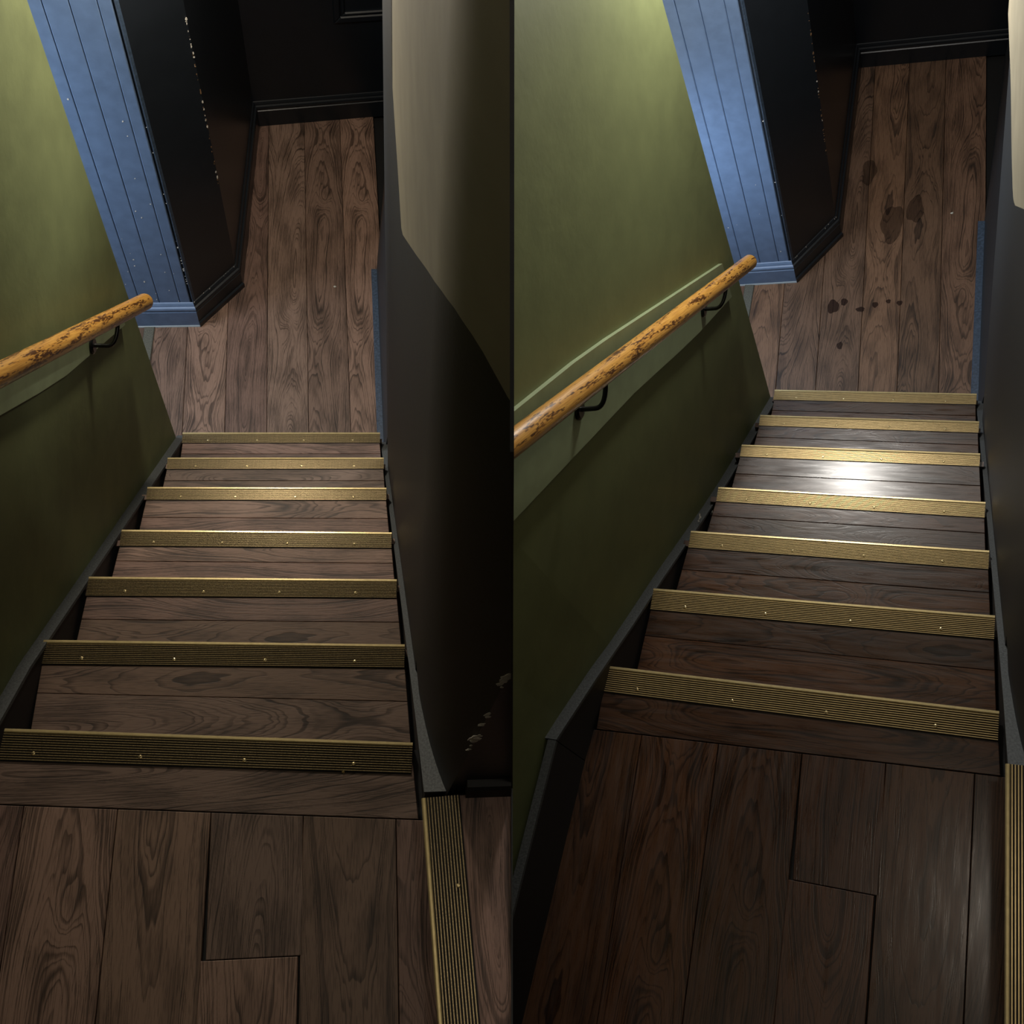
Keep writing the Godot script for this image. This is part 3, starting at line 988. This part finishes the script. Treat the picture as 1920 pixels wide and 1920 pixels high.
# ---------------------------------------------------------------- the place
func _ready() -> void:
	rng.seed = 5
	var cam := Camera3D.new()
	cam.name = "camera"
	cam.fov = rad_to_deg(2.0 * atan(960.0 / 2000.0))
	cam.position = Vector3(0, 2.4, 0)
	cam.rotation = Vector3(deg_to_rad(-63.407), 0, 0)
	cam.near = .02
	cam.far = 60.0
	add_child(cam)
	cam.current = true
	var we := WorldEnvironment.new()
	we.name = "environment"
	var env := Environment.new()
	env.background_mode = Environment.BG_COLOR
	env.background_color = Color(.02, .02, .022)
	env.tonemap_mode = Environment.TONE_MAPPER_LINEAR
	env.tonemap_exposure = 1.22
	env.sdfgi_enabled = true
	env.ssao_enabled = true
	env.ssil_enabled = true
	we.environment = env
	add_child(we)
	make_materials()

	var left := Transform3D(Vector3(0.9938, -0.0976, -0.0534), Vector3(0.0963, 0.9950, -0.0261), Vector3(0.0556, 0.0208, 0.9982), Vector3(-0.9505, 0.1562, -0.5636)).orthonormalized()
	var right := Transform3D(Vector3(0.9177, 0.3255, 0.2278), Vector3(-0.3399, 0.9401, 0.0261), Vector3(-0.2056, -0.1013, 0.9734), Vector3(0.3989, -0.1695, -0.8310)).orthonormalized()
	# lamps: a warm disc high over the foot of each flight, a cool panel in the room beyond each bottom doorway, one disc over the landings
	T = left
	lamp("pendant_lamp", "opal globe pendant over the foot of the left flight, out of the picture", Vector3(.16, .97, -2.08), .12, 1.6, Color(1.0, .95, .87), M.glow, 3.3)
	panel_lamp("lit wall panel in the room beyond the left flight's bottom doorway", Vector3(-1.15, -.15, -1.75), Vector3(1, -.35, -.12), Vector2(.5, .7), 1.0, Color(.88, .94, 1.0))
	T = right
	lamp("pendant_lamp", "opal globe pendant over the foot of the right flight, out of the picture", Vector3(.10, 1.05, -1.82), .12, 1.55, Color(1.0, .98, .95), M.glow, 3.3)
	panel_lamp("lit wall panel in the room beyond the right flight's bottom doorway", Vector3(-.62, -.55, -1.78), Vector3(1, -.35, -.15), Vector2(.3, .6), .36, Color(.88, .94, 1.0))
	T = Transform3D()
	lamp("pendant_lamp", "opal globe pendant high above the two landings, behind the viewer", Vector3(.30, 2.95, -.38), .09, .22, Color(1.0, .95, .88), M.glow, 3.3)
	lamp("pendant_lamp", "opal globe pendant behind the viewer on the left flight's side", Vector3(-1.25, 2.8, .75), .10, .08, Color(1.0, .95, .88), M.glow, 3.3)

	# the hall that holds both flights
	T = Transform3D()
	for k in [["ceiling", "pale plaster ceiling of the stair hall above both flights", "ceiling", Vector3(-3, 3.3, -6), Vector3(3.6, 3.45, 2)],
			["wall_back", "pale plaster wall of the stair hall behind the viewer", "wall", Vector3(-3, -2.6, 2), Vector3(3.6, 3.45, 2.15)],
			["wall_front", "pale plaster wall of the stair hall beyond both corridors", "wall", Vector3(-3, -2.6, -6.15), Vector3(3.6, 3.45, -6)],
			["wall_west", "pale plaster side wall of the stair hall beside the left flight", "wall", Vector3(-3.15, -2.6, -6), Vector3(-3, 3.45, 2)],
			["wall_east", "pale plaster side wall of the stair hall beside the right flight", "wall", Vector3(3.6, -2.6, -6), Vector3(3.75, 3.45, 2)],
			["floor", "plain screed under both flights, hidden by stairs and corridors", "floor", Vector3(-3.15, -2.75, -6.15), Vector3(3.75, -2.6, 2.15)]]:
		var lo: Vector3 = k[3]
		var hi: Vector3 = k[4]
		var w := thing(k[0], k[1], k[2], Vector3((lo.x + hi.x) / 2, lo.y, (lo.z + hi.z) / 2), "", "structure")
		var s := Shape.new()
		slab(s, [Vector3(lo.x, hi.y, lo.z), Vector3(hi.x, hi.y, lo.z), Vector3(hi.x, hi.y, hi.z), Vector3(lo.x, hi.y, hi.z)], Vector3(0, lo.y - hi.y, 0))
		part("plaster", s, M.ceiling if k[0] == "ceiling" else M.hall, w)

	flight({
		"T": left, "side": -1.0, "r": .1918, "wood": "dusty", "fwood": "floor_dusty", "lwood": "dusty", "brass": "brass", "patina": "patina",
		"z": [0.0, .3117, .5729, .8143, 1.0739, 1.3013, 1.5259],
		"ends": [[-.1240, -.0467, .7373, .0083], [-.1373, -.3217, .7240, -.2938], [-.1110, -.5754, .7060, -.5577], [-.0943, -.8139, .6924, -.7997], [-.0844, -1.0651, .6753, -1.0609], [-.0767, -1.2891, .6648, -1.2905], [-.0781, -1.5121, .6489, -1.5157]],
		"widths": [.0705, .0637, .0586, .056, .0495, .0486, .0482], "joint": [0.0, .52, .52, .46, .47, .44, .45], "landing_line": [.122, .071],
		"wl": [[-.222, 1.15], [-.172, 0.0], [-.105, -1.5]], "wr": [[.7706, .157], [.7607, 0.0], [.666, -1.5]],
		"lower_joints": [-.95, -.78, -.62, -.452, -.288, -.124, .038, .201, .365, .531, .69], "fan": [0.0, .045],
		"landing_joints": [-.20, -.062, .126, .316, .506, .700, .775],
		"screws": [[.08, .335, .587, .856], [.11, .36, .61, .86], [.12, .37, .615, .865], [.12, .37, .61, .86], [.14, .365, .615, .86], [.13, .365, .615, .86], [.13, .375, .61, .86]],
		"string_top": [[.10, .10], [-.20, -.093], [-1.487, -1.156]], "string_from": .145, "skirt_h": .135,
		"string_top_right": [[.15, .14], [-.06, .0], [-1.5, -1.21]],
		"side_line": [[.749, .175], [.771, .560]], "side_b": .076,
		"green_end": -1.50, "right_end": -1.30, "right_near": .157, "plaster_far": -1.02,
		"splay": [.806, .08], "dado": [[.157, 1.36], [.036, 1.375], [.007, 1.382], [-.028, 1.386], [-.054, 1.38], [-.102, 1.361], [-.161, 1.321], [-.295, 1.198], [-.448, 1.053], [-.593, .918], [-.72, .80], [-.751, .786], [-.80, .82], [-.927, .874], [-1.02, .92], [-1.024, 2.25], [-1.5, 2.25]],
		"corridor": [[-.62, -2.135], [-.097, -2.155], [.066, -2.368], [.084, -3.322], [.92, -3.466]],
		"boards": [-.62, -.545, -.465, -.385, -.312, -.236, -.156, -.115],
		"chip_rows": [[.62, .72, 5], [.84, 1.0, 10], [1.1, 1.32, 16]], "flecks": 46, "panel": [.449, -.824],
		"far_right": [[.661, -1.50, .17], [.629, -2.46, .17], [.690, -3.50, .21]], "kerb": .022,
		"rail": [Vector3(-.112, 1.27, .20), Vector3(-.038, -.30, -1.437)], "rail_u": .3,
		"board_top": [[-.2, .83], [-1.37, -.285]], "board_low": [[-.68, .267], [-.908, .044], [-1.377, -.338]], "board_z": [.2, -1.385],
		"brackets": [[Vector3(-.108, -.115, -1.137), Vector3(-.046, -.120, -1.139), Vector3(-.040, -.072, -1.222)], [Vector3(-.146, .72, -.25), Vector3(-.084, .715, -.25), Vector3(-.088, .775, -.32)]],
		"words": {
			"lower": "dusty brown oak board floor of the corridor at the foot of the left flight",
			"landing": "dark oak boards of the upper landing at the head of the left flight",
			"stairs": "left flight of dusty grey-brown oak stairs with tarnished ribbed brass nosings",
			"side": "step up beside the left landing with a ribbed brass nosing running away from the viewer",
			"green": "olive green wall on the left side of the dusty left flight",
			"skirt": "charcoal skirting along the left edge of the left landing",
			"right": "right wall of the left flight, charcoal below and grey-beige plaster above",
			"skirt_r": "black skirting behind the side step of the left flight",
			"pillar": "blue boarded pillar with black splayed side at the foot of the left flight",
			"corridor": "black corridor wall behind the blue pillar of the left flight",
			"end": "navy black end wall of the left corridor with a moulded panel",
			"base_blue": "blue moulded skirting under the blue pillar of the left flight",
			"base_black": "black moulded skirting round the left corridor from splay to end wall",
			"far_right": "dark wall on the right of the corridor below the left flight",
			"kerb": "low dusty blue-grey skirting along the right edge of the left corridor floor",
			"threshold": "grey metal threshold strip beside the blue skirting of the left flight",
			"rail": "worn round wooden handrail ending before the blue pillar on the left flight",
		}})
	flight({
		"T": right, "side": 1.0, "r": .2066, "wood": "stained", "fwood": "floor_stained", "lwood": "stained", "brass": "brass_new", "patina": "patina_new",
		"z": [0.0, .2917, .5541, .7958, 1.0605, 1.2900, 1.5158],
		"ends": [[-.1727, -.0031, .7474, -.0075], [-.1413, -.2910, .7345, -.2994], [-.1154, -.5544, .7174, -.5542], [-.1012, -.7974, .7039, -.7913], [-.0913, -1.0583, .6827, -1.0549], [-.0833, -1.2879, .6745, -1.2816], [-.0830, -1.5138, .6612, -1.5077]],
		"widths": [.0698, .0653, .058, .0545, .0496, .0475, .0487], "joint": [0.0, .52, .52, .46, .47, .44, .45], "landing_line": [.158, -.028],
		"wl": [[-.262, 1.15], [-.206, .20], [-.185, 0.0], [-.112, -1.5]], "wr": [[.7783, .132], [.770, 0.0], [.676, -1.5]],
		"lower_joints": [-.80, -.62, -.452, -.288, -.122, .042, .212, .363, .520, .69], "fan": [0.0, .045],
		"landing_joints": [-.25, -.05, .14, .335, .520, .705, .785],
		"screws": [[.10, .36, .60, .86], [.11, .36, .61, .86], [.12, .37, .61, .86], [.12, .37, .61, .86], [.12, .365, .61, .86], [.12, .37, .61, .86], [.12, .365, .61, .86]],
		"string_top": [[.243, .243], [.037, .078], [-.142, -.09], [-.334, -.262], [-.836, -.74], [-1.508, -1.302]], "string_from": .243, "skirt_h": .243,
		"string_top_right": [[.15, .14], [-.06, .0], [-1.5, -1.30]],
		"side_line": [[.756, .150], [.774, .611]], "side_b": .076,
		"string_chips": [[Vector3(-.124, -.532, -.658), Vector3(-.126, -.521, -.626)], [Vector3(-.122, -.66, -.730), Vector3(-.123, -.67, -.69)]], "green_end": -1.52, "right_end": -1.36, "right_near": .132, "plaster_far": -1.50,
		"splay": [.805, .06], "dado": [[.4, 1.85], [-.55, 1.0], [-.767, .78], [-.95, .56], [-1.003, .52], [-1.101, .523], [-1.29, .562], [-1.5, .55], [-1.6, .55]],
		"corridor": [[-.60, -2.150], [-.095, -2.172], [.074, -2.407], [.074, -3.367], [.92, -3.357]],
		"boards": [-.60, -.545, -.465, -.385, -.312, -.236, -.156, -.113],
		"chip_rows": [[.70, .75, 3], [.86, .92, 4], [1.02, 1.06, 3]], "flecks": 10,
		"far_right": [[.666, -1.50, .20], [.648, -2.437, .20], [.695, -3.45, .22]], "kerb": .024,
		"rail": [Vector3(-.118, 1.17, .05), Vector3(-.043, -.325, -1.470)], "rail_u": .9,
		"board_top": [[-.277, .874], [-.558, .619], [-1.361, -.191]], "board_low": [[-.397, .488], [-.657, .262], [-1.051, -.115], [-1.43, -.44]], "board_z": [.1, -1.40],
		"stains": [[.074, -2.039, .024, .034], [.118, -2.062, .014, .018], [.187, -2.023, .018, .012], [.245, -2.045, .012, .014], [.297, -2.061, .010, .010], [.342, -2.052, .012, .012], [.120, -1.845, .012, .018], [.28, -2.46, .045, .10], [.37, -2.53, .035, .07], [.16, -2.75, .03, .07]],
		"brackets": [[Vector3(-.115, -.137, -1.168), Vector3(-.054, -.128, -1.166), Vector3(-.046, -.10, -1.24)], [Vector3(-.151, .586, -.430), Vector3(-.090, .587, -.436), Vector3(-.084, .65, -.50)]],
		"words": {
			"lower": "red-brown oak board floor with damp stains at the foot of the right flight",
			"landing": "freshly stained dark red-brown boards of the upper landing of the right flight",
			"stairs": "right flight of glossy freshly stained dark stairs with bright ribbed brass nosings",
			"side": "step up beside the right landing, only its bright brass edge showing",
			"green": "olive green wall on the left side of the glossy right flight",
			"skirt": "charcoal skirting along the left edge of the glossy right landing",
			"right": "charcoal right wall of the right flight with a sliver of pale plaster above",
			"skirt_r": "black skirting behind the side step of the right flight",
			"pillar": "blue boarded pillar with black splayed side at the foot of the right flight",
			"corridor": "black corridor wall behind the blue pillar of the right flight",
			"end": "navy black end wall of the right corridor above the moulded skirting",
			"base_blue": "blue moulded skirting under the blue pillar of the right flight",
			"base_black": "black moulded skirting round the right corridor from splay to end wall",
			"far_right": "dark wall on the right of the corridor below the right flight",
			"kerb": "low dusty blue-grey skirting along the right edge of the right corridor floor",
			"threshold": "pale metal threshold strip beside the blue skirting of the right flight",
			"rail": "long round honey-coloured wooden handrail with two brackets on the right flight",
		}})

	# thin partition between the two flights; both buildings die into it
	T = Transform3D()
	side = 0.0
	var pw := thing("wall_partition", "thin plastered partition edge between the left and the right flight", "wall", Vector3(0, .3, -.9), "", "structure")
	var out := PackedVector2Array([Vector2(-.615, 2.08), Vector2(-.541, 1.98), Vector2(-.482, 1.905), Vector2(-.417, 1.83), Vector2(-.364, 1.765), Vector2(-.445, 1.40), Vector2(-.455, 1.30), Vector2(-.455, .275), Vector2(-.235, .275), Vector2(-.05, .279), Vector2(.30, .29),
		Vector2(.30, -.64), Vector2(-.09, -.30), Vector2(-.30, -.125), Vector2(-.69, .205), Vector2(-1.10, .56), Vector2(-1.49, .895), Vector2(-1.80, 1.16), Vector2(-1.95, 1.29), Vector2(-1.95, 2.3), Vector2(-.80, 2.3)])
	var ps := Shape.new()
	var ids := Geometry2D.triangulate_polygon(out)
	for i in range(0, ids.size(), 3):
		for sx in [-1.0, 1.0]:
			var f := []
			for k in 3: f.append(Vector3(.0014 * sx, out[ids[i + k]].y, out[ids[i + k]].x))
			face(ps, f, Vector3(sx, 0, 0))
	for i in out.size():
		var a := out[i]
		var b := out[(i + 1) % out.size()]
		face(ps, [Vector3(-.0014, a.y, a.x), Vector3(.0014, a.y, a.x), Vector3(.0014, b.y, b.x), Vector3(-.0014, b.y, b.x)], Vector3(0, (b - a).x, -(b - a).y) * (-1.0 if Geometry2D.is_polygon_clockwise(out) else 1.0))
	part("board", ps, M.charcoal, pw)

	# litter
	T = left
	scrap(Vector3(.452, -1.3426, -2.375), .0065, M.paper, "white paper crumb in the middle of the left corridor floor")
	scrap(Vector3(.588, .0002, .068), .005, M.curl, "yellow curl of shaving just behind the left flight's top brass nosing", "shaving", "shaving")
	T = right
	scrap(Vector3(.520, -1.4460, -2.50), .008, M.paper, "white paper crumb on the far half of the right corridor floor")
